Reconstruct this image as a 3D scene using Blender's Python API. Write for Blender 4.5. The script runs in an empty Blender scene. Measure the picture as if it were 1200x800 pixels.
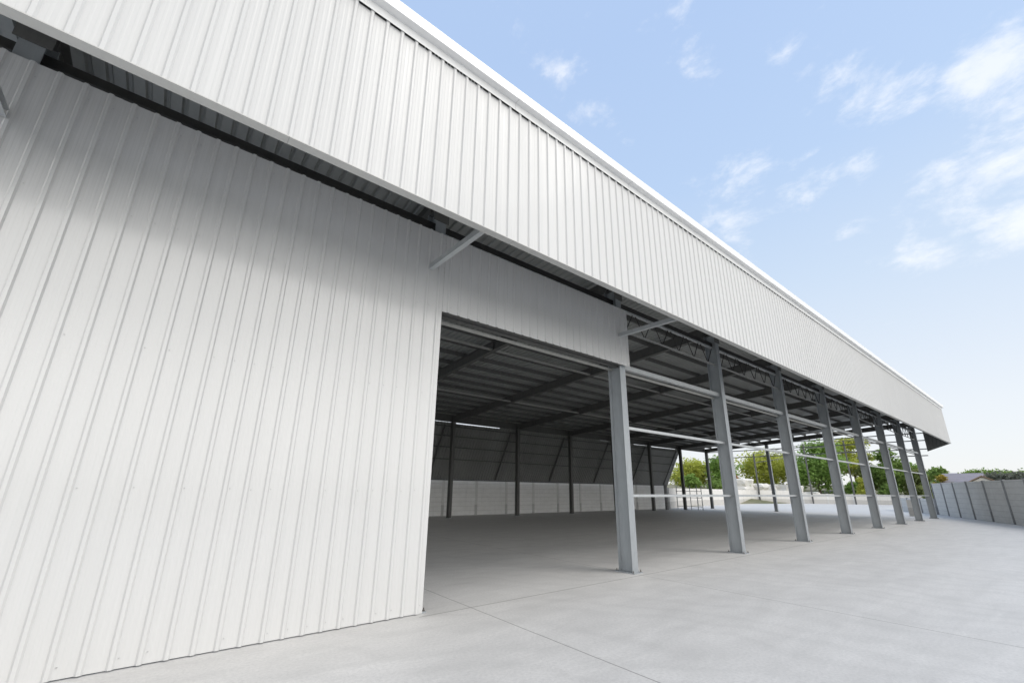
import bpy, bmesh, math, random
from mathutils import Vector, Matrix
random.seed(7)
SC = bpy.context.scene
COL = SC.collection
R_ = math.radians

# ------------------------------------------------------------------ materials
def nmat(name, base=(.5,.5,.5), rough=.6, metal=0.0, spec=.5, coat=0.0, coat_rough=.15):
    m = bpy.data.materials.new(name); m.use_nodes = True
    nt = m.node_tree; b = nt.nodes['Principled BSDF']
    b.inputs['Base Color'].default_value = (*base, 1); b.inputs['Roughness'].default_value = rough
    b.inputs['Metallic'].default_value = metal
    b.inputs['Specular IOR Level'].default_value = spec
    b.inputs['Coat Weight'].default_value = coat; b.inputs['Coat Roughness'].default_value = coat_rough
    return m, nt, b
def N(nt, t, **k):
    n = nt.nodes.new(t)
    for a, v in k.items(): setattr(n, a, v)
    return n
def L(nt, a, b): nt.links.new(a, b)
def noise(nt, scale, vec=None, detail=4, rough=.55, dist=0):
    n = N(nt, 'ShaderNodeTexNoise'); n.inputs['Scale'].default_value = scale
    n.inputs['Detail'].default_value = detail; n.inputs['Roughness'].default_value = rough
    n.inputs['Distortion'].default_value = dist
    if vec is not None: L(nt, vec, n.inputs['Vector'])
    return n.outputs['Fac']
def pos(nt, scale=(1,1,1)):
    g = N(nt, 'ShaderNodeNewGeometry'); m = N(nt, 'ShaderNodeMapping')
    m.inputs['Scale'].default_value = scale
    L(nt, g.outputs['Position'], m.inputs['Vector']); return m.outputs['Vector']
def objc(nt, scale=(1,1,1)):
    g = N(nt, 'ShaderNodeTexCoord'); m = N(nt, 'ShaderNodeMapping')
    m.inputs['Scale'].default_value = scale
    L(nt, g.outputs['Object'], m.inputs['Vector']); return m.outputs['Vector']
def ramp(nt, fac, stops):
    r = N(nt, 'ShaderNodeValToRGB'); e = r.color_ramp.elements
    while len(e) < len(stops): e.new(.5)
    for i, (p, c) in enumerate(stops):
        e[i].position = p; e[i].color = (*c, 1) if len(c) == 3 else c
    L(nt, fac, r.inputs['Fac']); return r.outputs['Color']
def g3(v): return (v, v, v)
def mix(nt, fac, a, b, mode='MIX'):
    m = N(nt, 'ShaderNodeMix', data_type='RGBA', blend_type=mode)
    for s, v in ((m.inputs[0], fac), (m.inputs[6], a), (m.inputs[7], b)):
        if hasattr(v, 'node'): L(nt, v, s)
        elif isinstance(v, (int, float)): s.default_value = v
        else: s.default_value = (*v, 1)
    return m.outputs[2]
def math_(nt, op, a, b=None, c=None):
    m = N(nt, 'ShaderNodeMath', operation=op)
    for s, v in zip(m.inputs, (a, b, c)):
        if v is None: continue
        if hasattr(v, 'node'): L(nt, v, s)
        else: s.default_value = v
    return m.outputs[0]
def bump(nt, b, h, strength=.2, dist=.01):
    n = N(nt, 'ShaderNodeBump'); n.inputs['Strength'].default_value = strength
    n.inputs['Distance'].default_value = dist
    L(nt, h, n.inputs['Height']); L(nt, n.outputs['Normal'], b.inputs['Normal'])
def maprange(nt, v, a, b, c, d):
    m = N(nt, 'ShaderNodeMapRange')
    L(nt, v, m.inputs[0])
    for i, x in enumerate((a, b, c, d)): m.inputs[i+1].default_value = x
    return m.outputs[0]

def mat_sheet(name, base, rough, coat, streak=.03, metal=0., oil=.35):
    m, nt, b = nmat(name, base, rough, metal, .5, coat, .12)
    v = pos(nt, (9, 9, .35)); s = noise(nt, 1.0, v, 5, .65)
    v2 = pos(nt, (.5, .5, .25)); s2 = noise(nt, 1.0, v2, 3, .5)
    v3 = pos(nt, (60, 60, 1.1)); s3 = noise(nt, 1.0, v3, 2, .6)
    lo = tuple(c*(1-streak*1.6) for c in base); hi = tuple(min(1, c*(1+streak*.5)) for c in base)
    c1 = ramp(nt, s, [(.32, lo), (.62, hi)])
    c2 = mix(nt, .5, c1, ramp(nt, s2, [(.35, lo), (.65, hi)]))
    dirt = maprange(nt, s3, .62, .8, 0, streak*2.2)
    c3 = mix(nt, dirt, c2, (.35, .35, .33))
    sx = N(nt, 'ShaderNodeSeparateXYZ'); L(nt, pos(nt), sx.inputs[0])
    wn = N(nt, 'ShaderNodeTexWhiteNoise', noise_dimensions='1D')
    L(nt, math_(nt, 'FLOOR', math_(nt, 'DIVIDE', math_(nt, 'ADD', sx.outputs[0], .158), 1.02)), wn.inputs['W'])
    c3 = mix(nt, maprange(nt, wn.outputs['Value'], 0, 1, 0, streak*1.5), c3, tuple(v*.55 for v in base))
    L(nt, c3, b.inputs['Base Color'])
    L(nt, math_(nt, 'ADD', maprange(nt, s, .3, .7, rough*.8, rough*1.25), math_(nt, 'MULTIPLY', wn.outputs['Value'], .06)), b.inputs['Roughness'])
    v4 = pos(nt, (4.2, 4.2, .8)); bump(nt, b, noise(nt, 1.0, v4, 2, .5), oil, .006)
    return m
M = {}
M['white_sheet'] = mat_sheet('white_painted_sheet', (.60, .60, .595), .34, 1.0, .025)
M['white_sheet'].node_tree.nodes['Principled BSDF'].inputs['Coat IOR'].default_value = 1.62
M['white_sheet'].node_tree.nodes['Principled BSDF'].inputs['Coat Roughness'].default_value = .16
M['fascia_sheet'] = mat_sheet('white_fascia_sheet', (.585, .585, .58), .48, .1, .02)
M['flashing'] = mat_sheet('flashing', (.80, .80, .795), .4, .1, .03, oil=.15)
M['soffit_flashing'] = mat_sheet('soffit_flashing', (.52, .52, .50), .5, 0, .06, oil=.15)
M['roof_sheet'] = mat_sheet('galvanised_roof_sheet', (.40, .41, .40), .5, 0, .12, .35, .2)
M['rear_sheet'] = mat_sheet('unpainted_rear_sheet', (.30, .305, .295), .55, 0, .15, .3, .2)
M['screw'] = mat_sheet('screw_head', (.50, .50, .50), .4, 0, .1, .5, .1)
M['shaded_back'] = mat_sheet('shaded_bare_backing', (.16, .165, .16), .6, 0, .1, .1, .2)  # unpainted sheet back, darkened further with painted-in shade
def mat_steel(name, base, rough=.5, metal=.25, wear=.12):
    m, nt, b = nmat(name, base, rough, metal)
    v = objc(nt, (3, 3, .9)); s = noise(nt, 2.2, v, 6, .65)
    v2 = objc(nt, (14, 14, 2)); s2 = noise(nt, 2., v2, 4, .7)
    lo = tuple(c*(1-wear*1.5) for c in base); hi = tuple(c*(1+wear*.6) for c in base)
    c = mix(nt, .45, ramp(nt, s, [(.35, lo), (.68, hi)]), ramp(nt, s2, [(.3, lo), (.7, hi)]))
    L(nt, c, b.inputs['Base Color'])
    L(nt, maprange(nt, s2, .3, .7, rough*.8, rough*1.2), b.inputs['Roughness'])
    bump(nt, b, s2, .12, .002)
    return m
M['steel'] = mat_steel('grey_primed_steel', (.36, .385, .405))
M['galv'] = mat_steel('galvanised_channel', (.50, .52, .53), .42, .35, .1)
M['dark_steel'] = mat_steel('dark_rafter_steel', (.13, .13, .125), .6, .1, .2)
M['black_steel'] = mat_steel('black_rod_steel', (.045, .045, .043), .6, .1, .2)
M['bolt'] = mat_steel('rusty_bolt', (.16, .15, .14), .6, .4, .3)
M['dark_tie'] = mat_steel('pale_tie_steel', (.42, .42, .40), .5, .2, .1)

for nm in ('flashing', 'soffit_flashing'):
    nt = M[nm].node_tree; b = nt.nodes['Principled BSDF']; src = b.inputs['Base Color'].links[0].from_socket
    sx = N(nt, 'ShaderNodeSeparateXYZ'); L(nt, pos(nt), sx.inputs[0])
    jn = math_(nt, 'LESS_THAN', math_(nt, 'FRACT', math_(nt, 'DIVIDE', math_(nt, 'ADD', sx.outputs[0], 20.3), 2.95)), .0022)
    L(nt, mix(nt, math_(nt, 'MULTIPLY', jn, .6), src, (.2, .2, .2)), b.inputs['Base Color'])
# concrete yard: pale trowelled slab with saw cuts
def mat_concrete():
    m, nt, b = nmat('trowelled_concrete', (.45, .45, .45), .5)
    P = pos(nt)
    big = noise(nt, .16, P, 4, .6, .4); mid = noise(nt, .9, P, 5, .6, .3)
    fine = noise(nt, 28., P, 4, .7); tr = noise(nt, 1.0, pos(nt, (.55, 2.6, 1)), 4, .6, .8)
    c = mix(nt, .5, ramp(nt, big, [(.3, (.565, .555, .54)), (.7, (.63, .62, .602))]),
            ramp(nt, mid, [(.28, (.53, .525, .515)), (.5, (.60, .594, .584)), (.74, (.65, .644, .633))]))
    c = mix(nt, .4, c, ramp(nt, tr, [(.3, (.48, .472, .458)), (.66, (.67, .658, .64))]))
    blot = noise(nt, 3.4, P, 6, .7, .6)
    c = mix(nt, maprange(nt, blot, .52, .74, 0, .2), c, (.45, .447, .44))
    c = mix(nt, maprange(nt, fine, .4, .66, 0, .42), c, (.40, .397, .39))
    speck = noise(nt, 120., P, 2, .6)
    c = mix(nt, maprange(nt, speck, .56, .72, 0, .4), c, (.34, .335, .33))
    st = noise(nt, .55, P, 3, .5, 1.2)
    c = mix(nt, maprange(nt, st, .55, .72, 0, .2), c, (.44, .438, .43))
    arc = N(nt, 'ShaderNodeTexWave', wave_type='RINGS', rings_direction='Z'); arc.inputs['Scale'].default_value = .5; arc.inputs['Distortion'].default_value = 14; arc.inputs['Detail'].default_value = 3
    L(nt, P, arc.inputs['Vector'])
    c = mix(nt, maprange(nt, arc.outputs['Fac'], .5, 1, 0, .13), c, (.36, .357, .35))
    sx = N(nt, 'ShaderNodeSeparateXYZ'); L(nt, pos(nt), sx.inputs[0])
    X, Y = sx.outputs[0], sx.outputs[1]
    wob = math_(nt, 'MULTIPLY', math_(nt, 'SUBTRACT', noise(nt, 3., P, 2), .5), .012)
    def line(coord, at, w):
        d = math_(nt, 'ABSOLUTE', math_(nt, 'SUBTRACT', math_(nt, 'ADD', coord, wob), at))
        return math_(nt, 'LESS_THAN', d, w)
    j = line(X, 3.815, .0065)
    j = math_(nt, 'MAXIMUM', j, line(X, 7.94, .0065))
    j2 = math_(nt, 'MULTIPLY', line(Y, 5.70, .011), math_(nt, 'GREATER_THAN', X, 3.0))
    c = mix(nt, math_(nt, 'MULTIPLY', j, .85), c, (.16, .155, .15))
    c = mix(nt, math_(nt, 'MULTIPLY', j2, .75), c, (.2, .195, .18))
    L(nt, c, b.inputs['Base Color'])
    L(nt, maprange(nt, mid, .3, .7, .5, .68), b.inputs['Roughness'])
    b.inputs['Specular IOR Level'].default_value = .3
    h = math_(nt, 'SUBTRACT', math_(nt, 'ADD', fine, math_(nt, 'MULTIPLY', mid, 2.)), math_(nt, 'MULTIPLY', j, 3.))
    bump(nt, b, h, .2, .004)
    return m
M['concrete'] = mat_concrete()
def mat_block(name, base, course=.27):
    m, nt, b = nmat(name, base, .8)
    P = pos(nt); sx = N(nt, 'ShaderNodeSeparateXYZ'); L(nt, P, sx.inputs[0])
    f = math_(nt, 'FRACT', math_(nt, 'DIVIDE', sx.outputs[2], course))
    ln = math_(nt, 'LESS_THAN', f, .07)
    s = noise(nt, 1.6, pos(nt, (1, 1, 2.5)), 5, .6); s2 = noise(nt, 12, P, 4, .7)
    c = mix(nt, .5, ramp(nt, s, [(.3, tuple(v*.84 for v in base)), (.7, tuple(min(.9, v*1.08) for v in base))]),
            ramp(nt, s2, [(.3, tuple(v*.88 for v in base)), (.7, base)]))
    drip = noise(nt, 1., pos(nt, (5, 5, .4)), 4, .6)
    c = mix(nt, maprange(nt, drip, .55, .75, 0, .3), c, tuple(v*.6 for v in base))
    c = mix(nt, math_(nt, 'MULTIPLY', ln, .45), c, tuple(v*.45 for v in base))
    L(nt, c, b.inputs['Base Color'])
    bump(nt, b, math_(nt, 'SUBTRACT', s2, math_(nt, 'MULTIPLY', ln, 4)), .3, .01)
    return m
M['white_block'] = mat_block('whitewashed_panel', (.88, .88, .86))
M['grey_block'] = mat_block('grey_concrete_panel', (.62, .62, .60), .34)
M['grey_post'] = mat_block('grey_concrete_post', (.26, .265, .27), 9)
M['white_post'] = mat_block('whitewashed_post', (.74, .74, .72), 9)
M['plaster'] = mat_block('pale_plaster', (.72, .70, .66), 9)
M['rock'] = mat_block('white_limestone', (.72, .70, .66), 9)
M['roof_tile'] = mat_block('weathered_roof', (.30, .28, .31), .3)
M['brown_tile'] = mat_block('brown_roof', (.26, .19, .13), .3)
def mat_earth(name, a, b_):
    m, nt, b = nmat(name, a, .95)
    P = pos(nt); c = ramp(nt, noise(nt, .12, P, 6, .65), [(.35, a), (.65, b_)])
    c = mix(nt, .4, c, ramp(nt, noise(nt, 1.4, P, 5, .7), [(.3, a), (.7, b_)]))
    L(nt, c, b.inputs['Base Color']); return m
M['earth'] = mat_earth('dry_earth', (.26, .23, .17), (.14, .15, .07))
M['hill'] = mat_earth('scrubby_hillside', (.30, .26, .19), (.08, .10, .04))
M['bark'] = mat_earth('bark', (.16, .12, .085), (.08, .06, .045))
def mat_leaf(name, a, b_):
    m, nt, b = nmat(name, a, .6, spec=.3)
    c = ramp(nt, noise(nt, .9, pos(nt), 4, .7), [(.32, a), (.68, b_)])
    oi = N(nt, 'ShaderNodeNewGeometry')
    c = mix(nt, math_(nt, 'MULTIPLY', oi.outputs['Random Per Island'], .5), c, tuple(v*1.5 for v in b_))
    L(nt, c, b.inputs['Base Color'])
    tr = N(nt, 'ShaderNodeBsdfTranslucent'); L(nt, c, tr.inputs['Color'])
    ms = N(nt, 'ShaderNodeMixShader'); ms.inputs[0].default_value = .42
    out = nt.nodes['Material Output']
    L(nt, b.outputs[0], ms.inputs[1]); L(nt, tr.outputs[0], ms.inputs[2]); L(nt, ms.outputs[0], out.inputs['Surface'])
    return m
M['leaf_yellow'] = mat_leaf('yellow_green_leaves', (.36, .41, .07), (.54, .56, .14))
M['leaf_green'] = mat_leaf('bright_green_leaves', (.17, .29, .07), (.29, .42, .12))
M['leaf_dark'] = mat_leaf('dark_green_needles', (.16, .25, .07), (.26, .36, .11))
M['leaf_olive'] = mat_leaf('grey_green_leaves', (.20, .24, .09), (.31, .34, .13))
M['leaf_orange'] = mat_leaf('orange_blossom', (.35, .16, .05), (.45, .24, .08))
M['leaf_gold'] = mat_leaf('golden_leaves', (.30, .24, .05), (.42, .34, .08))
M['leaf_net'] = mat_leaf('grey_green_dry_leaves', (.12, .135, .10), (.20, .21, .17))

# ------------------------------------------------------------------ mesh helpers
class MB:
    def __init__(s): s.bm = bmesh.new()
    def box(s, x0, x1, y0, y1, z0, z1, bev=0):
        v = [s.bm.verts.new(p) for p in ((x0,y0,z0),(x1,y0,z0),(x1,y1,z0),(x0,y1,z0),(x0,y0,z1),(x1,y0,z1),(x1,y1,z1),(x0,y1,z1))]
        for f in ((0,3,2,1),(4,5,6,7),(0,1,5,4),(1,2,6,5),(2,3,7,6),(3,0,4,7)): s.bm.faces.new([v[i] for i in f])
        return s
    def hexa(s, pts):   # 8 points, bottom ring then top ring
        v = [s.bm.verts.new(p) for p in pts]
        for f in ((0,3,2,1),(4,5,6,7),(0,1,5,4),(1,2,6,5),(2,3,7,6),(3,0,4,7)): s.bm.faces.new([v[i] for i in f])
        return s
    def prism(s, prof, a, b, u, w):
        """closed profile [(p,q)] in axes u,w swept from point a to b"""
        a, b, u, w = map(Vector, (a, b, u, w))
        A = [s.bm.verts.new(a + u*p + w*q) for p, q in prof]; B = [s.bm.verts.new(b + u*p + w*q) for p, q in prof]
        n = len(prof)
        for i in range(n): s.bm.faces.new((A[i], A[(i+1) % n], B[(i+1) % n], B[i]))
        s.bm.faces.new(A[::-1]); s.bm.faces.new(B); return s
    def bar(s, a, b, w, h=None, up=(0,0,1)):
        h = h or w; a, b = Vector(a), Vector(b); d = (b-a).normalized(); up = Vector(up)
        if abs(d.dot(up)) > .98: up = Vector((0,1,0))
        u = d.cross(up).normalized(); v = u.cross(d).normalized()
        return s.prism([(-w/2,-h/2),(w/2,-h/2),(w/2,h/2),(-w/2,h/2)], a, b, u, v)
    def tube(s, a, b, r0, r1=None, n=7):
        r1 = r0 if r1 is None else r1; a, b = Vector(a), Vector(b); d = (b-a).normalized()
        up = Vector((0,0,1)) if abs(d.z) < .95 else Vector((1,0,0)); u = d.cross(up).normalized(); v = d.cross(u)
        A = [s.bm.verts.new(a + (u*math.cos(t)+v*math.sin(t))*r0) for t in [2*math.pi*i/n for i in range(n)]]
        B = [s.bm.verts.new(b + (u*math.cos(t)+v*math.sin(t))*r1) for t in [2*math.pi*i/n for i in range(n)]]
        for i in range(n): s.bm.faces.new((A[i], A[(i+1) % n], B[(i+1) % n], B[i]))
        s.bm.faces.new(A[::-1]); s.bm.faces.new(B); return s
    def build(s, name, mat, parent=None, loc=(0,0,0), smooth=False, recalc=True, mats=None):
        if recalc: bmesh.ops.recalc_face_normals(s.bm, faces=s.bm.faces)
        me = bpy.data.meshes.new(name); s.bm.to_mesh(me); s.bm.free()
        for mm in (mats or [mat]): me.materials.append(mm)
        if smooth:
            for p in me.polygons: p.use_smooth = True
        o = bpy.data.objects.new(name, me); COL.objects.link(o); o.location = loc
        if parent: o.parent = parent
        return o
def empty(name, loc=(0,0,0)):
    o = bpy.data.objects.new(name, None); COL.objects.link(o); o.location = loc; o.empty_display_size = .2; return o
def tag(o, label=None, cat=None, group=None, kind=None):
    if label: o['label'] = label
    if cat: o['category'] = cat
    if group: o['group'] = group
    if kind: o['kind'] = kind
    return o
def dup(o, parent, loc):
    c = o.copy(); COL.objects.link(c); c.parent = parent; c.location = loc
    for ch in list(o.children):
        d = ch.copy(); COL.objects.link(d); d.parent = c
    return c

# ------------------------------------------------------------------ ground
gb = MB(); v = [gb.bm.verts.new(p) for p in ((-1500,-1500,-.03),(1500,-1500,-.03),(1500,1500,-.03),(-1500,1500,-.03))]
gb.bm.faces.new(v); tag(gb.build('ground', M['earth']), kind='structure')
yb = MB(); P = [(-30,-25),(60,-25),(60,8.6),(56.2,9.6),(89.6,12.6),(88.1,15.5),(83.5,20.7),(78.7,26.0),(71,30.3),(57.4,27.9),(45.4,26.9),(38.4,24.1),(-30,24.1)]
yb.bm.faces.new([yb.bm.verts.new((x, y, 0)) for x, y in P]); tag(yb.build('concrete_yard', M['concrete']), kind='structure')

# ------------------------------------------------------------------ warehouse
X0, BAY = 8.02, 5.0
FX = [X0 + BAY*i for i in range(-2, 8)]          # frame centre lines
YF, YR = 5.90, 21.90                             # front face / rear face lines of the columns
ZF, SL = 6.48, .0646                             # rafter underside at YF, fall towards the rear
def zr(y): return ZF - SL*(y-YF)
wh = empty('warehouse', (20, 13, 0)); WO = Vector((20, 13, 0))
tag(wh, 'large open sided steel shed with white ribbed cladding and a deep fascia', 'warehouse')
def wpart(mb, name, mat, **k): return mb.build(name, mat, wh, loc=-WO, **k)

# ribbed sheet. ribs stand out towards -Y (front) for wall sheets
def ribbed(x0, x1, z0, z1, y, pitch=.204, h=.019, phase=0., t=.0025, screws=()):
    """vertical trapezoidal sheet as a thin closed shell"""
    bm = bmesh.new(); pts = [(x0, 0)]
    k = math.floor((x0-phase)/pitch)
    while True:
        c = phase + k*pitch; k += 1
        if c - .03 > x1: break
        for dx, d in ((-.030,0),(-.014,h),(.014,h),(.030,0)):
            if x0 < c+dx < x1: pts.append((c+dx, d))
        mid = c + pitch/2
        for dx, d in ((-.040,0),(-.031,.0013),(-.020,.0013),(-.012,0),(.012,0),(.020,.0013),(.031,.0013),(.040,0)):
            if x0 < mid+dx < x1: pts.append((mid+dx, d))
    pts.append((x1, 0)); rows = []
    for off in (0, t):
        rows.append([(bm.verts.new((x, y-d+off-.0018*math.sin(math.floor((x-phase+.1)/1.02)*2.4), z0)), bm.verts.new((x, y-d+off-.0018*math.sin(math.floor((x-phase+.1)/1.02)*2.4), z1-.004*((math.floor((x-phase+.1)/1.02)*37 % 7)/7)))) for x, d in pts])
    F, Bk = rows
    for i in range(len(pts)-1):
        bm.faces.new((F[i][0], F[i+1][0], F[i+1][1], F[i][1]))
        bm.faces.new((Bk[i][0], Bk[i][1], Bk[i+1][1], Bk[i+1][0]))
        bm.faces.new((F[i][1], F[i+1][1], Bk[i+1][1], Bk[i][1]))
        bm.faces.new((F[i][0], Bk[i][0], Bk[i+1][0], F[i+1][0]))
    for i in (0, -1): bm.faces.new((F[i][0], F[i][1], Bk[i][1], Bk[i][0]))
    # screws: small hex heads on the pan beside each rib
    kk = math.ceil((x0-phase)/pitch)
    while phase+kk*pitch < x1-.05:
        c = phase+kk*pitch+.048; kk += 1
        for z in screws:
            if random.random() < .3: continue
            zz = z + random.uniform(-.012, .012); r = .0048
            vs = [bm.verts.new((c+r*math.cos(a), y-.006, zz+r*math.sin(a))) for a in [i*math.pi/3 for i in range(6)]]
            vb = [bm.verts.new((c+r*1.3*math.cos(a), y-.0003, zz+r*1.3*math.sin(a))) for a in [i*math.pi/3 for i in range(6)]]
            fs = [bm.faces.new(vs[::-1])] + [bm.faces.new((vs[i], vs[(i+1) % 6], vb[(i+1) % 6], vb[i])) for i in range(6)]
            for f in fs: f.material_index = 1
    mb = MB(); mb.bm.free(); mb.bm = bm; return mb
YW = 5.812
w1 = ribbed(-4.6, 3.098, .012, 5.895, YW, phase=-.054, screws=(.10, 1.6, 3.05, 4.5, 5.72))
o = wpart(w1, 'wall_cladding', None, mats=[M['white_sheet'], M['screw']]); o['label'] = 'full height white ribbed wall cladding beside the opening'
w2 = ribbed(3.101, 8.185, 4.455, 5.895, YW-.004, phase=-.054, screws=(4.56, 5.72))
o = wpart(w2, 'header_cladding', None, mats=[M['white_sheet'], M['screw']]); o['label'] = 'short white ribbed strip above the opening'
YA = 4.20; XE = 42.95
fa = ribbed(-4.6, XE, 5.075, 7.56, YA, phase=.77, h=.022, screws=())
wpart(fa, 'fascia', None, mats=[M['fascia_sheet'], M['screw']])
# coping: flat strip, underside, outer lip, top
cp = MB()
cp.box(-4.65, XE+.02, YA-.034, YA-.030, 7.462, 7.60)
cp.prism([(-.135,7.600),(-.135,7.785),(-.128,7.792),(.16,7.80),(.16,7.72),(-.02,7.60)], (-4.65,YA,0), (XE+.04,YA,0), (0,1,0), (0,0,1))
wpart(cp, 'coping', M['flashing'])
# black strip stands in for the shade in the gaps over the pans
sl = MB(); sl.box(-4.6, XE, YA-.0022, YA-.0006, 7.463, 7.499); wpart(sl, 'gap_shade_strip', M['black_steel'])
bf = MB(); bf.box(-4.6, XE, YA-.040, YA+.075, 5.062, 5.072); bf.box(-4.6, XE, YA+.077, YA+.079, 5.062, 5.14)
wpart(bf, 'bottom_flashing', M['soffit_flashing'])
# return panel at the far end, hung lower towards the columns
def ribbed_y(pts, x, pitch=.204, h=.026):
    bm = bmesh.new(); (y0, a0, b0), (y1, a1, b1) = pts
    ys = []; y = y0
    while y < y1:
        for dy, d in ((0,0),(.07,0),(.085,h),(.113,h),(.128,0)):
            if y+dy < y1: ys.append((y+dy, d))
        y += pitch
    ys.append((y1, 0)); F = []
    for y, d in ys:
        t = (y-y0)/(y1-y0); F.append([(bm.verts.new((x+d+o_, y, a0+(a1-a0)*t)), bm.verts.new((x+d+o_, y, b0+(b1-b0)*t))) for o_ in (0, .003)])
    for i in range(len(F)-1):
        for k in (0, 1): bm.faces.new((F[i][k][0], F[i+1][k][0], F[i+1][k][1], F[i][k][1]))
        bm.faces.new((F[i][0][0], F[i+1][0][0], F[i+1][1][0], F[i][1][0])); bm.faces.new((F[i][0][1], F[i+1][0][1], F[i+1][1][1], F[i][1][1]))
    for f in bm.faces:
        if f.calc_center_median().x < x+.0285+0: f.material_index = 1
    mb = MB(); mb.bm.free(); mb.bm = bm; return mb
o = wpart(ribbed_y(((YA+.01, 5.08, 7.6), (5.50, 4.60, 7.6)), XE), 'return_panel', None, mats=[M['fascia_sheet'], M['shaded_back']]); o['label'] = 'fascia panel turning the far corner of the roof'

# roof sheet, ribs running front to back (down the slope)
def roof():
    bm = bmesh.new(); y0, y1 = 4.27, 22.35; z0 = zr(y0)+.49; z1 = zr(y1)+.49
    x = -4.6; xs = []
    while x < 43.25:
        for dx, d in ((0,0),(.125,0),(.145,.042),(.180,.042)):
            xs.append((x+dx, d))
        x += .204
    F = [[(bm.verts.new((x, y0, z0+d+t)), bm.verts.new((x, y1, z1+d+t))) for t in (0, .003)] for x, d in xs]
    for i in range(len(F)-1):
        bm.faces.new((F[i][0][0], F[i+1][0][0], F[i+1][0][1], F[i][0][1])); bm.faces.new((F[i][1][0], F[i][1][1], F[i+1][1][1], F[i+1][1][0]))
        bm.faces.new((F[i][0][0], F[i][1][0], F[i+1][1][0], F[i+1][0][0])); bm.faces.new((F[i][0][1], F[i+1][0][1], F[i+1][1][1], F[i][1][1]))
    for i in (0, -1): bm.faces.new((F[i][0][0], F[i][0][1], F[i][1][1], F[i][1][0]))
    mb = MB(); mb.bm.free(); mb.bm = bm; return mb
wpart(roof(), 'roof_sheet', M['roof_sheet'])

# H columns
def hcol(w, d, h, tf=.013, tw=.009):
    m = MB(); m.box(-w/2, w/2, 0, tf, .018, h); m.box(-w/2, w/2, d-tf, d, .018, h); m.box(-tw/2, tw/2, tf, d-tf, .018, h)
    return m
def baseplate(w, d):
    m = MB(); m.box(-w/2-.05, w/2+.05, -.07, d+.07, .001, .018); return m
def bolts(parent, w, d):
    proto = None
    for sx in (-1, 1):
        for y in (-.035, d+.035):
            if proto is None:
                m = MB(); m.tube((0,0,.018), (0,0,.034), .017, n=6); m.tube((0,0,.034), (0,0,.062), .008, n=6)
                proto = m.build('bolt', M['bolt'], parent, loc=(sx*w/2, y, 0))
            else:
                c = proto.copy(); COL.objects.link(c); c.parent = parent; c.location = (sx*w/2, y, 0)
def front_column():
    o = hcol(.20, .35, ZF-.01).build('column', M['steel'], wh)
    # small clip angles where the channels meet the web
    pl = baseplate(.20, .35).build('base_plate', M['steel'], o)
    bolts(o, .25, .35)
    return o
fc = front_column(); fc.location = Vector((FX[0], YF, 0)) - WO
for x in FX[1:]: dup(fc, wh, Vector((x, YF, 0)) - WO)
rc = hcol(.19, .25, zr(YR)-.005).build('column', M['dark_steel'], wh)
baseplate(.19, .25).build('base_plate', M['steel'], rc)
for k, x in enumerate(FX):
    if k == 0: rc.location = Vector((x, YR, 0)) - WO
    else: dup(rc, wh, Vector((x, YR, 0)) - WO)
gc = hcol(.19, .25, zr(16.2)-.005).build('column', M['steel'], wh, loc=Vector((FX[-1], 16.1, 0)) - WO)
baseplate(.19, .25).build('base_plate', M['steel'], gc); gc['label'] = 'single column halfway along the far gable'

# rafters with a tapering outrigger that carries the fascia
def rafter():
    m = MB(); d = .34; ya, yb = YF+.0, 22.15
    def sl_box(x0, x1, y0, y1, zb0, zt0, zb1, zt1):
        m.hexa([(x0,y0,zb0),(x1,y0,zb0),(x1,y1,zb1),(x0,y1,zb1),(x0,y0,zt0),(x1,y0,zt0),(x1,y1,zt1),(x0,y1,zt1)])
    A, B = zr(ya), zr(yb)
    sl_box(-.085, .085, ya, yb, A, A+.012, B, B+.012); sl_box(-.085, .085, ya, yb, A+d-.012, A+d, B+d-.012, B+d)
    sl_box(-.005, .005, ya, yb, A+.012, A+d-.012, B+.012, B+d-.012)
    # stiffeners
    for y in (YF+.012, YF+.30, 11.1, 16.4, 21.92): sl_box(-.08, .08, y, y+.01, zr(y)+.012, zr(y)+d-.012, zr(y)+.012, zr(y)+d-.012)
    return m
rf = rafter().build('rafter', M['dark_steel'], wh); rf.location = Vector((FX[0], 0, 0)) - WO
def outrigger():
    m = MB(); f = YA+.11; tf = zr(f)+.34
    t0 = zr(YF)+.34; b0 = t0-.30; b1 = tf-.16
    m.hexa([(-.06,f,b1),(.06,f,b1),(.06,YF-.002,b0),(-.06,YF-.002,b0),(-.06,f,b1+.01),(.06,f,b1+.01),(.06,YF-.002,b0+.01),(-.06,YF-.002,b0+.01)])
    m.hexa([(-.06,f,tf-.01),(.06,f,tf-.01),(.06,YF-.002,t0-.01),(-.06,YF-.002,t0-.01),(-.06,f,tf),(.06,f,tf),(.06,YF-.002,t0),(-.06,YF-.002,t0)])
    m.hexa([(-.004,f,b1+.01),(.004,f,b1+.01),(.004,YF-.002,b0+.01),(-.004,YF-.002,b0+.01),(-.004,f,tf-.01),(.004,f,tf-.01),(.004,YF-.002,t0-.01),(-.004,YF-.002,t0-.01)])
    m.box(-.15, .15, YF-.012, YF-.003, ZF-.30, ZF+.33)   # end plate on the column face
    return m
og = outrigger().build('outrigger', M['dark_steel'], wh); og.location = Vector((FX[0], 0, 0)) - WO
hg = MB(); hg.box(-.035, .035, YA+.10, YA+.16, 5.12, zr(YA+.1)+.17); hg = hg.build('fascia_hanger', M['dark_steel'], wh); hg.location = Vector((FX[0], 0, 0)) - WO
for x in FX[1:]:
    for p in (rf, og, hg): dup(p, wh, Vector((x if x < 43 or p is rf else x-.2, 0, 0)) - WO)
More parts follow.
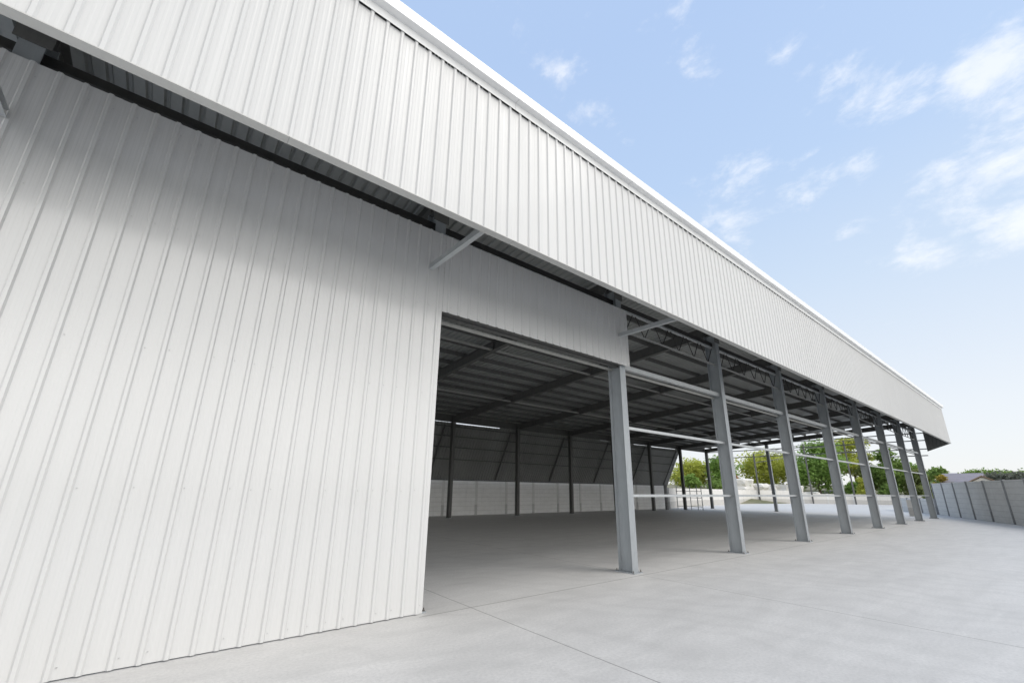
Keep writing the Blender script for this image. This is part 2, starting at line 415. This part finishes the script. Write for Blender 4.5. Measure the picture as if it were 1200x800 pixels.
# stay from the column line out to the foot of the fascia
def stay():
    m = MB()
    # channel section opening downwards-left
    m.prism([(-.038,-.045),(.038,-.045),(.038,-.040),(-.033,-.040),(-.033,.040),(.038,.040),(.038,.045),(-.038,.045)], (0,YW-.035,5.165), (.04,YA+.085,5.15), (1,0,0), (0,0,1))
    return m
st = stay().build('fascia_stay', M['galv'], wh); st.location = Vector((-1.93, 0, 0)) - WO
for x in FX[1:3]: dup(st, wh, Vector((x-.19, 0, 0)) - WO)

# purlins on top of the rafters
def cee(w, h, t=.004, lip=.015):
    return [(-w/2,-h/2),(w/2,-h/2),(w/2,-h/2+lip),(w/2-t,-h/2+lip),(w/2-t,-h/2+t),(-w/2+t,-h/2+t),(-w/2+t,h/2-t),(w/2-t,h/2-t),(w/2-t,h/2-lip),(w/2,h/2-lip),(w/2,h/2),(-w/2,h/2)]
proto = None
for k in range(18):
    y = 5.45 + k*.945; z = zr(y)+.34+.075
    if proto is None:
        m = MB(); m.prism(cee(.06, .146), (-4.6-20,0,0), (43.2-20,0,0), (0,1,0), (0,0,1))
        proto = m.build('purlin', M['dark_steel'], wh, loc=(0, y-13, z))
    else: dup(proto, wh, (0, y-13, z))
# long ties under the rafters (pale lower flange catches the light)
for y in (11.2, 16.45):
    for i in range(len(FX)-1):
        if i == 0:
            m = MB(); m.prism(cee(.05, .07), (.03,0,0), (BAY-.03,0,0), (0,1,0), (0,0,1)); tp = m.build('tie_beam', M['dark_tie'], wh); tp.location = (FX[0]-20, y-13, zr(y)+.06)
        else: dup(tp, wh, (FX[i]-20, y-13, zr(y)+.06))
# eave beam above the wall head
eb = MB(); eb.prism(cee(.07, .12), (-4.6,0,0), (43.1,0,0), (0,1,0), (0,0,1)); o = eb.build('eave_beam', M['black_steel'], wh, loc=Vector((0, YF+.185, 6.16))-WO)
eb = MB(); eb.prism(cee(.08, .45), (-4.6,0,0), (43.1,0,0), (0,1,0), (0,0,1)); o = eb.build('eave_beam', M['dark_steel'], wh, loc=Vector((0, 22.2, 5.675))-WO)

# girts: channels between the column webs
def girt(x0, x1, y, z, h, w=.09, mat='galv'):
    m = MB(); m.prism(cee(w, h, .005, .02), (x0,0,0), (x1,0,0), (0,1,0), (0,0,1)); o = m.build('girt', M[mat], wh, loc=Vector((0, y, z))-WO); return o
GY = YF+.155
bays = [(FX[i]+.008, FX[i+1]-.008) for i in range(1, len(FX)-1)]
for i, (a, b) in enumerate(bays):
    girt(a, b, GY, 4.51, .11, .10, 'dark_steel' if i == 0 else 'galv')
    m = MB(); m.box(0, b-a, -.03, .03, -.004, .0); m.box(0, b-a, .026, .03, -.045, -.004); m.build('girt_angle', M['dark_tie'], wh, loc=Vector((a, GY+.12, 4.44))-WO)
    if i > 0:
        girt(a, b, GY, 3.035, .065, .07); girt(a, b, GY, 1.53, .058, .07)
girt(-4.5, FX[1]-.1, GY-.1, 1.53, .1); girt(-4.5, FX[1]-.1, GY-.1, 3.03, .1); girt(-4.5, FX[1]-.1, GY-.1, 4.5, .1)
girt(FX[1]+.1, FX[2]-.1, YW+.05, 5.78, .08, .06)
# header angle behind the strip over the opening
m = MB(); m.box(3.10, 7.9, YW+.005, YW+.085, 4.452, 4.458); m.box(3.10, 7.9, YW+.079, YW+.085, 4.46, 4.6); wpart(m, 'header_angle', M['dark_steel'])
m = MB(); m.box(3.02, 3.094, YW+.004, YW+.07, .002, 4.45); wpart(m, 'jamb_channel', M['white_sheet'])

# lattice eave girders between the columns
def lattice(x0, x1):
    m = MB(); y = GY; zb, zt = 5.50, 6.02
    n = 6; L_ = x1-x0; s = L_/n
    for i in range(n):
        a = x0+s*i; m.tube((a+s*.08,y,zt), (a+s*.49,y,zb), .0135, n=6); m.tube((a+s*.51,y,zb), (a+s*.92,y,zt), .0135, n=6)
    o = m.build('lattice_rods', M['black_steel'], wh, loc=-WO)
    m = MB(); m.box(x0, x1, y-.03, y+.03, zt, zt+.006); m.box(x0, x1, y-.03, y-.024, zt+.006, zt+.05)
    m.build('top_chord', M['galv'], wh, loc=-WO)
    m = MB(); m.box(x0, x1, y-.035, y+.035, zb-.006, zb); m.box(x0, x1, y-.035, y-.029, zb-.056, zb-.006)
    m.build('bottom_chord', M['dark_tie'], wh, loc=-WO)
for a, b in bays: lattice(a, b)
# diagonal stay angle from the strip end towards the next column
# gable end girts
for z, y0, y1 in ((4.80, 5.52, YR+.1), (4.33, 5.55, 8.2), (5.42, 5.5, YR+.1), (5.95, 5.5, 16.1)):
    m = MB(); m.prism(cee(.07, .07), (0,y0,0), (0,y1,0), (1,0,0), (0,0,1)); m.build('gable_girt', M['steel'], wh, loc=Vector((FX[-1]+.135, 0, z))-WO)
# short outer sag bars
for y in (7.8, 9.0):
    m = MB(); m.bar((FX[-1]+.18,y,4.33), (FX[-1]+.18,y-.15,4.80), .03); m.build('sag_rod', M['steel'], wh, loc=-WO)

# inclined rear cladding: from the wall head up to the rear eave
A = Vector((0, 23.86, 2.17)); B = Vector((0, 22.16, 5.30))
def gap_edge(x):
    k = math.floor(x/1.02); h = ((k*7919) % 13)/13.
    if 10 < x < 16.6 or 31 < x < 37.5: return .075+.05*h
    return .13 + .07*h
def incl():
    bm = bmesh.new(); xs = []; x = -4.6
    n = Vector((0, B.z-A.z, A.y-B.y)).normalized()
    while x < 38.3:
        for dx, d in ((0,0),(.135,0),(.15,.026),(.185,.026)): xs.append((x+dx, d))
        x += .204
    def P_(x, e, d): return Vector((x, 0, 0)) + e + n*d
    F = [[(bm.verts.new(P_(x, A, d+t)), bm.verts.new(P_(x, B+Vector((0,0,gap_edge(x))), d+t))) for t in (0, .003)] for x, d in xs]
    for i in range(len(F)-1):
        for k in (0, 1): bm.faces.new((F[i][k][0], F[i+1][k][0], F[i+1][k][1], F[i][k][1]))
        bm.faces.new((F[i][0][0], F[i+1][0][0], F[i+1][1][0], F[i][1][0])); bm.faces.new((F[i][0][1], F[i+1][0][1], F[i+1][1][1], F[i][1][1]))
    mb = MB(); mb.bm.free(); mb.bm = bm; return mb
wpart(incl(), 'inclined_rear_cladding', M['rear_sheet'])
dv = (B-A)
def on_incl(t, off=-.08):
    n = Vector((0, B.z-A.z, A.y-B.y)).normalized(); return A + dv*t + n*off
for k in range(9):
    x = 12.5-15+5*k
    if x > 38.5: break
    p, q = on_incl(.02), on_incl(1.0); m = MB(); m.bar((0,p.y,p.z), (0,q.y,q.z), .08, .08, up=(1,0,0)); m.build('inclined_strut', M['dark_steel'], wh, loc=Vector((x,0,0))-WO)
for t in (.38, .60, .80, .97):
    p = on_incl(t, -.035); m = MB(); m.bar((-4.5,p.y,p.z), (38.2,p.y,p.z), .06, .06); m.build('cladding_rail', M['dark_steel'], wh, loc=-WO)
m = MB(); m.box(-4.6, 38.3, A.y-.05, A.y+.03, A.z-.07, A.z-.005); wpart(m, 'cladding_sill', M['dark_steel'])

# ------------------------------------------------------------------ boundary walls
def panel_wall(name, label, pts, h, pitch, pm, qm, cat='wall', tpan=.06, tpost=.16, post_extra=.04, cap=None):
    root = empty(name, (pts[0][0], pts[0][1], 0)); tag(root, label, cat); O = Vector((pts[0][0], pts[0][1], 0))
    first = True
    for (x0, y0), (x1, y1) in zip(pts, pts[1:]):
        a, b = Vector((x0,y0,0)), Vector((x1,y1,0)); L_ = (b-a).length; n = max(1, round(L_/pitch)); d = (b-a)/n
        ang = math.atan2(d.y, d.x); s = d.length
        m = MB(); m.box(tpost/2+.001, s-tpost/2-.001, -tpan/2, tpan/2, 0, h)
        pp = m.build('panel', M[pm], root)
        m = MB(); m.box(-tpost/2, tpost/2, -tpost/2, tpost/2, 0, h+post_extra); qq = m.build('post', M[qm], root)
        for i in range(n):
            p = pp if i == 0 else dup(pp, root, (0,0,0)); p.location = a+d*i-O; p.rotation_euler.z = ang
            q = qq if i == 0 else dup(qq, root, (0,0,0)); q.location = a+d*i-O; q.rotation_euler.z = ang
    return root
panel_wall('boundary_wall', 'whitewashed concrete panel wall at the back of the shed, under the slanted cladding', [(-6.1, 24.0), (38.4, 24.0)], 2.24, 2.47, 'white_block', 'white_post')
panel_wall('boundary_wall', 'bright white yard wall seen past the far end of the shed, below the yellow green trees', [(38.6, 24.02), (45.4, 26.65), (57.4, 27.6), (70.8, 30.1), (78.5, 25.8)], 1.9, 4.0, 'plaster', 'plaster', tpan=.2, tpost=.24, post_extra=.03)
panel_wall('boundary_wall', 'low beige wall at the far right end of the yard, seen between the last front columns', [(78.6, 25.6), (83.4, 20.4), (88, 15.3), (89.4, 12.8)], 1.45, 3.5, 'plaster', 'white_post', tpan=.2, tpost=.22, post_extra=.03)
panel_wall('fence', 'tall grey concrete panel fence with dark posts along the right of the yard', [(51.3, 6.85), (48.9, 5.95), (46.5, 5.05), (44.1, 4.1), (41.7, 3.1), (39.35, 2.1), (37.0, 1.15), (32.3, -.8), (27.6, -2.7), (18, -6.6)], 2.5, 2.56, 'grey_block', 'grey_post', cat='fence', tpost=.15)
panel_wall('boundary_wall', 'short low grey wall joining the end of the tall grey fence', [(51.5, 6.95), (56.2, 9.5), (60.2, 11.2)], 1.25, 2.6, 'grey_block', 'grey_post', tpost=.14)
pr = MB(); pr.box(-.17, .17, -.17, .17, 0, 1.15); pr.box(-.2, .2, -.2, .2, 1.152, 1.2)
tag(pr.build('gate_pier', M['plaster'], loc=(45.6, 7.6, 0)), 'stubby beige concrete pier just beyond the last front column', 'pier')

# steel rack by the rear corner
rk = empty('pipe_rack', (38.5, 21.8, 0)); tag(rk, 'thin grey pipe frame standing in front of the white wall near the rear corner', 'pipe rack')
for i, (x, y, h) in enumerate(((0,1.25,2.15),(0,.62,2.1),(0,-.1,2.12),(.02,-.75,2.15),(.0,-1.2,2.1))):
    m = MB(); m.tube((0,0,0), (0,0,h), .035, n=8); m.build('post', M['steel'], rk, loc=(x, y, 0))
for z in (.28, 1.05, 1.62):
    m = MB(); m.tube((-.05,-1.25,z), (-.05,1.3,z), .025, n=6); m.build('rail', M['steel'], rk)
gp = MB(); gp.box(-.11, .11, -.11, .11, 0, 2.2); tag(gp.build('fence_post', M['grey_post'], loc=(35.95, 22.6, 0)), 'dark thick post in front of the whitewashed wall near its far end', 'post')

# second skeleton frame beyond
sk = empty('steel_skeleton', (85, 22, 0)); SO = Vector((85, 22, 0))
tag(sk, 'bare frame of thin steel posts and rails standing before the tall trees', 'steel frame')
SP = [((71.9,30.0),7.4),((78.0,25.4),8.6),((82.4,20.9),10.6),((86.4,16.6+3.0),10.1),((88.2,19.4),10.0)]
SP = [((71.9,29.4),7.4),((88.3,24.0+.3),11.6),((87.1,21.0),10.1),((88.6,20.3),10.0)]
SP = [((71.9,29.2),7.4),((79.0,24.4),9.0),((82.7,19.95),9.6),((84.6,18.0),9.7)]
for (x, y), h in SP:
    m = MB(); m.box(-.09,.09,-.09,.09,0,h); m.build('post', M['dark_steel'], sk, loc=Vector((x,y,0))-SO)
for i in range(len(SP)-1):
    (a, ha), (b, hb) = SP[i], SP[i+1]
    for f in (1.0, .93, .82):
        m = MB(); m.bar((a[0]-.2,a[1],ha*f-.08), (b[0]-.2,b[1],hb*f-.08), .09); m.build('rail', M['dark_steel'], sk, loc=-SO)

# ------------------------------------------------------------------ hillside
def hill_z(x, y):
    # rises behind the far walls
    d = max(0., (x*.93 + y*.25) - 92)*1.0
    e = max(0., y - 27 + max(0, x-80)*.2)
    r = max(d, e*.9 if x > 40 else 0)
    return -.4 + min(5.5, 2.4*(1-math.exp(-r/5.)) + r*.02) 
hb = MB(); nx, ny = 50, 50; G = []
for i in range(nx+1):
    row = []
    for j in range(ny+1):
        x = 44 + i*5.2; y = -60 + j*4.4
        z = hill_z(x, y) + .25*math.sin(x*.23)*math.cos(y*.31)*(hill_z(x,y) > 0)
        row.append(hb.bm.verts.new((x, y, z)))
    G.append(row)
for i in range(nx):
    for j in range(ny): hb.bm.faces.new((G[i][j], G[i+1][j], G[i+1][j+1], G[i][j+1]))
tag(hb.build('hillside', M['hill'], smooth=True), kind='structure')

# ------------------------------------------------------------------ vegetation
def crown(clumps, n, size, mat, parent, loc):
    bm = bmesh.new(); tot = sum(c[3]**2 for c in clumps)
    for cx, cy, cz, r, fl in clumps:
        for _ in range(int(n*r*r/tot)):
            u = Vector((random.gauss(0,1), random.gauss(0,1), random.gauss(0,1))).normalized()*(random.random()**.45)
            # ragged: push by a cheap angular wobble
            wob = 1 + .22*math.sin(u.x*5+cx*3)+.18*math.sin(u.y*6+cz*2)
            p = Vector((cx+u.x*r*wob, cy+u.y*r*wob, cz+u.z*r*fl*wob))
            s = size*random.uniform(.6, 1.5)
            a = Vector((random.gauss(0,1), random.gauss(0,1), random.gauss(0,.6))).normalized(); b = a.cross(Vector((random.random(), random.random(), 1))).normalized()
            vs = [bm.verts.new(p+a*s), bm.verts.new(p+b*s*.45), bm.verts.new(p-a*s*.8), bm.verts.new(p-b*s*.5)]
            bm.faces.new(vs)
    mb = MB(); mb.bm.free(); mb.bm = bm
    return mb.build('crown', mat, parent, loc=loc, recalc=False)
def tree(name, label, cat, x, y, top, rad, mat, group=None, n=2600, base=None, low=.28, leaf=.30, lean=0, style='round'):
    z0 = hill_z(x, y) if base is None else base
    H = top - z0; t = empty(name, (x, y, z0)); tag(t, label, cat, group)
    random.seed(int(x*31+y*17)); cl = []
    zc = H*(low+1)/2; hz = H*(1-low)/2
    for i in range(11 if rad > 1.5 else 6):
        a = random.uniform(0, 6.283); q = random.random()**.6; k = random.uniform(-.75, .8)
        w = math.sqrt(max(.05, 1-k*k*.8)) if style == 'round' else (1-.6*max(0, k))
        r = rad*random.uniform(.30, .52)
        cl.append((math.cos(a)*(rad-r)*q*w+lean*k, math.sin(a)*(rad-r)*q*w, min(zc+k*hz, H-r*.75), r, random.uniform(.55, .85)))
    cl.append((0, 0, H-rad*.32, rad*.42, .75)); cl.append((0, 0, zc, rad*.62, .8))
    crown(cl, n, leaf, M[mat], t, (0,0,0))
    m = MB(); tr = max(.06, H*.022); mid = Vector((random.uniform(-.2,.2), random.uniform(-.2,.2), H*.45))
    m.tube((0,0,-.2), mid, tr, tr*.7)
    for c in cl[:7]: m.tube(mid*random.uniform(.55, 1), (c[0], c[1], c[2]), tr*.45, tr*.12, 5)
    m.build('trunk', M['bark'], t)
    return t
T = [
 ('broadleaf_tree','yellow green tree left of the second bare front column, over the white wall','tree',87.7,48.0,8.0,4.6,'leaf_yellow',3800,.2),
 ('broadleaf_tree','dark green tree showing just right of the second front column','tree',88.4,42.3,8.4,3.8,'leaf_green',2600,.15),
 ('broadleaf_tree','broad yellow tree above the white boulders left of the third front column','tree',97.3,37.2,9.9,5.8,'leaf_yellow',4600,.3),
 ('pine_tree','big dense green tree between the third and fourth front columns','tree',95.9,28.2,11.4,4.3,'leaf_green',5200,.12),
 ('broadleaf_tree','tall yellow green tree just right of the fourth front column','tree',104,24.3,12.2,3.0,'leaf_yellow',2600,.1),
 ('broadleaf_tree','narrow brownish green tree left of the fifth front column','tree',97.8,21.0,8.6,1.8,'leaf_olive',1500,.1),
 ('pine_tree','dark green pine behind the fifth and sixth front columns','tree',96.4,17.9,9.2,2.6,'leaf_dark',3200,.08),
 ('broadleaf_tree','mid green tree lower than the dark pine on its left','tree',101.6,16.2,6.8,2.2,'leaf_green',1700,.05),
 ('broadleaf_tree','rounded yellowish tree left of the last front column','tree',96,14.0,5.8,2.0,'leaf_olive',1700,.05),
 ('broadleaf_tree','grey green tree right of the last front column','tree',91.8,11.3,5.6,1.9,'leaf_dark',1700,.05)]
for nm, lb, ct, x, y, top, rad, mt, n, low in T: tree(nm, lb, ct, x, y, top, rad*1.3, mt, n=int(n*1.9), low=low*.3)
S = [
 ('shrub','golden yellow shrub behind the far end of the grey fence','shrub',82.4,9.9,4.1,1.3,'leaf_gold'),
 ('shrub','low olive shrub below the golden one beside the fence end','shrub',79.3,11.0,2.9,1.2,'leaf_olive'),
 ('shrub','small orange flowering shrub above the white wall','shrub',80.2,36.3,4.4,.9,'leaf_orange'),
 ('shrub','yellow shrub under the trees right of the fourth front column','shrub',91.6,20.9,4.2,1.4,'leaf_yellow'),
 ('shrub','spiky bright green plant at the corner of the slanted cladding','shrub',65.6,36.6,4.3,1.7,'leaf_green'),
 ('shrub','very dark hedge bush directly behind the white wall','shrub',72.5,36.0,3.3,2.2,'leaf_dark'),
 ('shrub','green bush beside the orange flowering shrub','shrub',80.6,34.6,3.6,1.7,'leaf_green'),
 ('shrub','dark undergrowth at the foot of the dark pine','shrub',93.4,17.8,3.2,2.0,'leaf_dark'),
 ('shrub','brownish undergrowth left of the last front column','shrub',93.0,13.6,2.9,1.9,'leaf_olive'),
 ('shrub','green bush under the narrow brownish tree','shrub',93.4,22.6,3.6,1.6,'leaf_green'),
]
for nm, lb, ct, x, y, top, rad, mt in S: tree(nm, lb, ct, x, y, top, rad, mt, n=1900, low=.0, leaf=.22)
def hedge(name, label, a, b, ta, tb, rad, mat, n, leaf=.2):
    ax, ay = a; bx, by = b; z0 = hill_z((ax+bx)/2, (ay+by)/2); t = empty(name, ((ax+bx)/2, (ay+by)/2, z0)); tag(t, label, 'hedge')
    random.seed(int(ax*7+ay*13)); cl = []; k = 11
    for i in range(k):
        f = i/(k-1); h = ta+(tb-ta)*f - z0 + random.uniform(-.25, .1); rr = rad*random.uniform(.75, 1.1)
        cl.append(((ax+(bx-ax)*f)-(ax+bx)/2, (ay+(by-ay)*f)-(ay+by)/2, h-rr*.7, rr, .7))
        cl.append(((ax+(bx-ax)*f)-(ax+bx)/2+.3, (ay+(by-ay)*f)-(ay+by)/2, h-rr*1.9, rr, .9))
    crown(cl, n, leaf, M[mat], t, (0,0,0)); m = MB()
    for c in cl[::3]: m.tube((c[0], c[1], -.2), (c[0]+.2, c[1], c[2]), .09, .03, 6)
    m.build('trunk', M['bark'], t)
hedge('hedge', 'dark green tree line on the skyline behind the middle of the grey fence', (97.5, 8.6), (93.5, 4.6), 5.35, 5.2, 1.3, 'leaf_dark', 5000)
hedge('hedge', 'grey green tangle of dry creeper running along above the right part of the grey fence', (88.5, 6.0), (80, 1.2), 4.55, 4.45, 1.15, 'leaf_net', 5500)
hedge('hedge', 'dark green hedge at the far right edge above the grey fence', (91.5, 3.6), (86, -1.0), 5.0, 4.7, 1.3, 'leaf_dark', 5000)
tag(tree('broadleaf_tree', 'distant pale green tree on the skyline left of the little white house', 'tree', 150, 18.5, 7.6, 3.0, 'leaf_olive', n=900, low=0), None)

# white boulders on the bank
RK = [(79.6,35.2,1.5,2.2),(84.7,30.6,1.3,1.9),(86.2,29.2,1.1,2.0),(87,26.9,1.0,1.6),(87.6,25.1,1.05,1.6),(89.4,23.8,1.1,1.7),(90.2,21.7,1.1,1.2),(81.7,33.0,1.1,1.7),(83.2,31.8,.9,1.5),(88.9,24.6,.8,1.2)]
rl = ['largest white boulder, leftmost on the bank below the orange shrub','white block on the bank right of the broad yellow tree','squarish white block left of the third front column','pale square block just right of the third front column','pale square block under the middle of the big dense green tree','white rock under the right edge of the big dense green tree','low pale rock right of the fourth front column','white rock half hidden by leaves behind the gable column','small white rock between the two larger ones left of the third front column','small pale rock wedged beside the rock under the big green tree']
for (x, y, r, h), lb in zip(RK, rl):
    r *= 1.1; h *= 1.25
    bm = bmesh.new(); bmesh.ops.create_icosphere(bm, subdivisions=3, radius=1); random.seed(int(x*100))
    for v_ in bm.verts:
        c = v_.co; f = 1/max(abs(c.x), abs(c.y), abs(c.z))**.9
        w_ = 1 + .13*math.sin(c.x*4.1+x*3)+.1*math.sin(c.y*5.3+y*2)+.09*math.sin(c.z*6+x); v_.co = Vector((c.x*f*r*w_, c.y*f*r*w_, min(c.z*f*w_, .8)*h*.55+h*.35)) + Vector((random.uniform(-.04,.04), random.uniform(-.04,.04), random.uniform(-.04,.04)))*r
    mb = MB(); mb.bm.free(); mb.bm = bm; o = mb.build('boulder', M['rock'], loc=(x, y, hill_z(x, y))); tag(o, lb, 'boulder', 'white boulders on the bank')

# houses behind the fence
def house(x, y, w, d, hw, hr, ang, wall, roofm, label, z0=0):
    t = empty('house', (x, y, z0)); t.rotation_euler.z = ang; tag(t, label, 'house')
    m = MB(); m.box(-w/2, w/2, -d/2, d/2, 0, hw); v0 = [m.bm.verts.new(p) for p in ((-w/2,-d/2,hw+.001),(-w/2,d/2,hw+.001),(-w/2,0,hw+hr-.06),(w/2,-d/2,hw+.001),(w/2,d/2,hw+.001),(w/2,0,hw+hr-.06))]
    m.bm.faces.new((v0[0],v0[2],v0[1])); m.bm.faces.new((v0[3],v0[4],v0[5])); m.build('wall', M[wall], t)
    for s in (-1, 1):
        m = MB(); m.hexa([(-w/2-.3,s*(d/2+.35),hw-.12),(w/2+.3,s*(d/2+.35),hw-.12),(w/2+.3,0,hw+hr),(-w/2-.3,0,hw+hr),(-w/2-.3,s*(d/2+.35),hw+.02),(w/2+.3,s*(d/2+.35),hw+.02),(w/2+.3,0,hw+hr+.14),(-w/2-.3,0,hw+hr+.14)])
        m.build('roof', M[roofm], t)
    for s in (-1, 1):
        m = MB(); m.box(-.4, .4, -.03, .03, 0, .9); m.build('window', M['black_steel'], t, loc=(s*w*.25, -d/2-.031, hw*.45))
    return t
house(84.4, 8.0, 3.4, 3.6, 3.0, 1.25, R_(85), 'plaster', 'roof_tile', 'small house with a weathered purple grey roof just above the grey fence')
house(79.5, 5.9, 4.0, 3.2, 2.75, 1.0, R_(4), 'plaster', 'brown_tile', 'low shed with a brown gable end facing the yard, right of the purple grey roof')
house(132, 15.4, 5, 5, 4.6, 1.3, R_(60), 'plaster', 'plaster', 'distant little white house on the skyline above the golden shrub')

# ------------------------------------------------------------------ world
w = bpy.data.worlds.new('World'); SC.world = w; w.use_nodes = True
nt = w.node_tree; bg = nt.nodes['Background']
SUN = Vector((.45, -.60, .95)).normalized()
sky = N(nt, 'ShaderNodeTexSky', sky_type='NISHITA'); sky.sun_disc = False
sky.sun_elevation = math.asin(SUN.z); sky.sun_rotation = math.atan2(SUN.x, SUN.y)
sky.air_density = 1.0; sky.dust_density = 1.2; sky.ozone_density = 1.6
tc = N(nt, 'ShaderNodeTexCoord'); D = tc.outputs['Generated']
sp = N(nt, 'ShaderNodeSeparateXYZ'); L(nt, D, sp.inputs[0]); Z = sp.outputs[2]
# pale blue gradient of a hazy summer sky, whitening towards the horizon
grad = ramp(nt, maprange(nt, Z, -.02, 1., 0., 1.), [(0., (.97, .975, .98)), (.16, (.90, .94, .985)), (.40, (.69, .82, .985)), (.60, (.55, .72, .985)), (.8, (.50, .67, .97))])
gs = N(nt, 'ShaderNodeVectorMath', operation='SCALE'); L(nt, grad, gs.inputs[0]); gs.inputs['Scale'].default_value = 8.3
skc = mix(nt, .85, sky.outputs[0], gs.outputs[0])
dm = N(nt, 'ShaderNodeMapping'); dm.inputs['Scale'].default_value = (1, 1, 1.5); L(nt, D, dm.inputs['Vector'])
dn_ = N(nt, 'ShaderNodeMapping'); dn_.inputs['Scale'].default_value = (1.1, .85, 1.6); L(nt, D, dn_.inputs['Vector'])
n1 = noise(nt, 9.5, dn_.outputs[0], 9, .62, .25); n2 = noise(nt, 30., dn_.outputs[0], 6, .65, .15)
nn = math_(nt, 'ADD', math_(nt, 'MULTIPLY', n1, .72), math_(nt, 'MULTIPLY', n2, .28))
# fair weather cloudlets at their own places in the sky: direction, reach, strength
puffs = [((.812,-.075,.58),.10,.9),((.85,-.085,.521),.08,.85),((.795,.04,.605),.085,.85),((.76,.087,.655),.06,.7),((.69,.128,.713),.09,.55),
 ((.774,.244,.584),.11,.75),((.819,.178,.546),.09,.72),((.795,.311,.521),.09,.72),((.834,.093,.544),.06,.7),((.882,-.054,.469),.10,.9),
 ((.879,.007,.477),.07,.75),((.903,.001,.429),.10,.85),((.915,-.046,.401),.09,.8),((.916,.064,.396),.08,.7),((.53,.431,.73),.08,.6),((.545,.235,.805),.10,.58),
 ((.443,.439,.782),.10,.55),((.62,.25,.75),.10,.5),((.883,.134,.451),.05,.65)]
acc = None
for (dx, dy, dz), rr, stg in puffs:
    dn = N(nt, 'ShaderNodeVectorMath', operation='DISTANCE'); L(nt, dm.outputs[0], dn.inputs[0]); dn.inputs[1].default_value = (dx, dy, dz*1.5)
    mr = maprange(nt, dn.outputs['Value'], 0., rr*1.15, stg, 0.)
    acc = mr if acc is None else math_(nt, 'MAXIMUM', acc, mr)
wide = noise(nt, 2.3, dm.outputs[0], 4, .5)
acc = math_(nt, 'ADD', acc, math_(nt, 'MULTIPLY', wide, .22))
cl = math_(nt, 'ADD', math_(nt, 'MULTIPLY', acc, .33), math_(nt, 'MULTIPLY', nn, 1.0))
# unseen bright cloud bank, added behind the viewer to whiten the light
bank = N(nt, 'ShaderNodeVectorMath', operation='DOT_PRODUCT'); L(nt, D, bank.inputs[0]); bank.inputs[1].default_value = (-.25, -.96, .10)
bk = N(nt, 'ShaderNodeMapRange', interpolation_type='SMOOTHSTEP'); L(nt, bank.outputs['Value'], bk.inputs[0])
for i, x in enumerate((.0, .6, 0., .30)): bk.inputs[i+1].default_value = x
cl = math_(nt, 'ADD', cl, bk.outputs[0])
cm = N(nt, 'ShaderNodeMapRange', interpolation_type='SMOOTHSTEP'); L(nt, cl, cm.inputs[0])
for i, x in enumerate((.635, .90, 0., .60)): cm.inputs[i+1].default_value = x
cfac = math_(nt, 'MULTIPLY', cm.outputs[0], maprange(nt, Z, .02, .15, .4, 1.))
skc = mix(nt, cfac, skc, (9.2, 9.2, 9.3))
# extra glow added low in that unseen bank to brighten interior and wall reflections
glow = math_(nt, 'MULTIPLY', math_(nt, 'MULTIPLY', bk.outputs[0], 3.33), math_(nt, 'MULTIPLY', maprange(nt, Z, .40, .75, 1., 0.), maprange(nt, Z, -.04, .15, .25, 1.)))
skc = mix(nt, glow, skc, (17.2, 16.9, 16.3))
L(nt, skc, bg.inputs['Color']); bg.inputs['Strength'].default_value = .10

sd = bpy.data.lights.new('sun', 'SUN'); sd.energy = 1.35; sd.angle = R_(30); sd.color = (1, .95, .88)
so = bpy.data.objects.new('sun', sd); COL.objects.link(so); so.rotation_euler = SUN.to_track_quat('Z', 'Y').to_euler(); so.location = (0, -20, 40)

# ------------------------------------------------------------------ camera
cd = bpy.data.cameras.new('camera'); co = bpy.data.objects.new('camera', cd); COL.objects.link(co)
F = Vector((.59641291, .74970982, .2867522)); Rt = Vector((.78022157, -.62538268, .01228002)); U = Vector((-.18853631, -.21640629, .95792608))
mw = Matrix((( Rt.x, U.x, -F.x, 0), (Rt.y, U.y, -F.y, 0), (Rt.z, U.z, -F.z, 1.6466), (0,0,0,1))); co.matrix_world = mw
cd.sensor_width = 36; cd.lens = 14.811; cd.shift_x = -.0009; cd.shift_y = .0204
cd.clip_start = .05; cd.clip_end = 5000
SC.camera = co
SC.view_settings.view_transform = 'Standard'; SC.view_settings.look = 'None'
SC.view_settings.exposure = .30; SC.view_settings.gamma = 1
SC.cycles.max_bounces = 9; SC.cycles.diffuse_bounces = 7
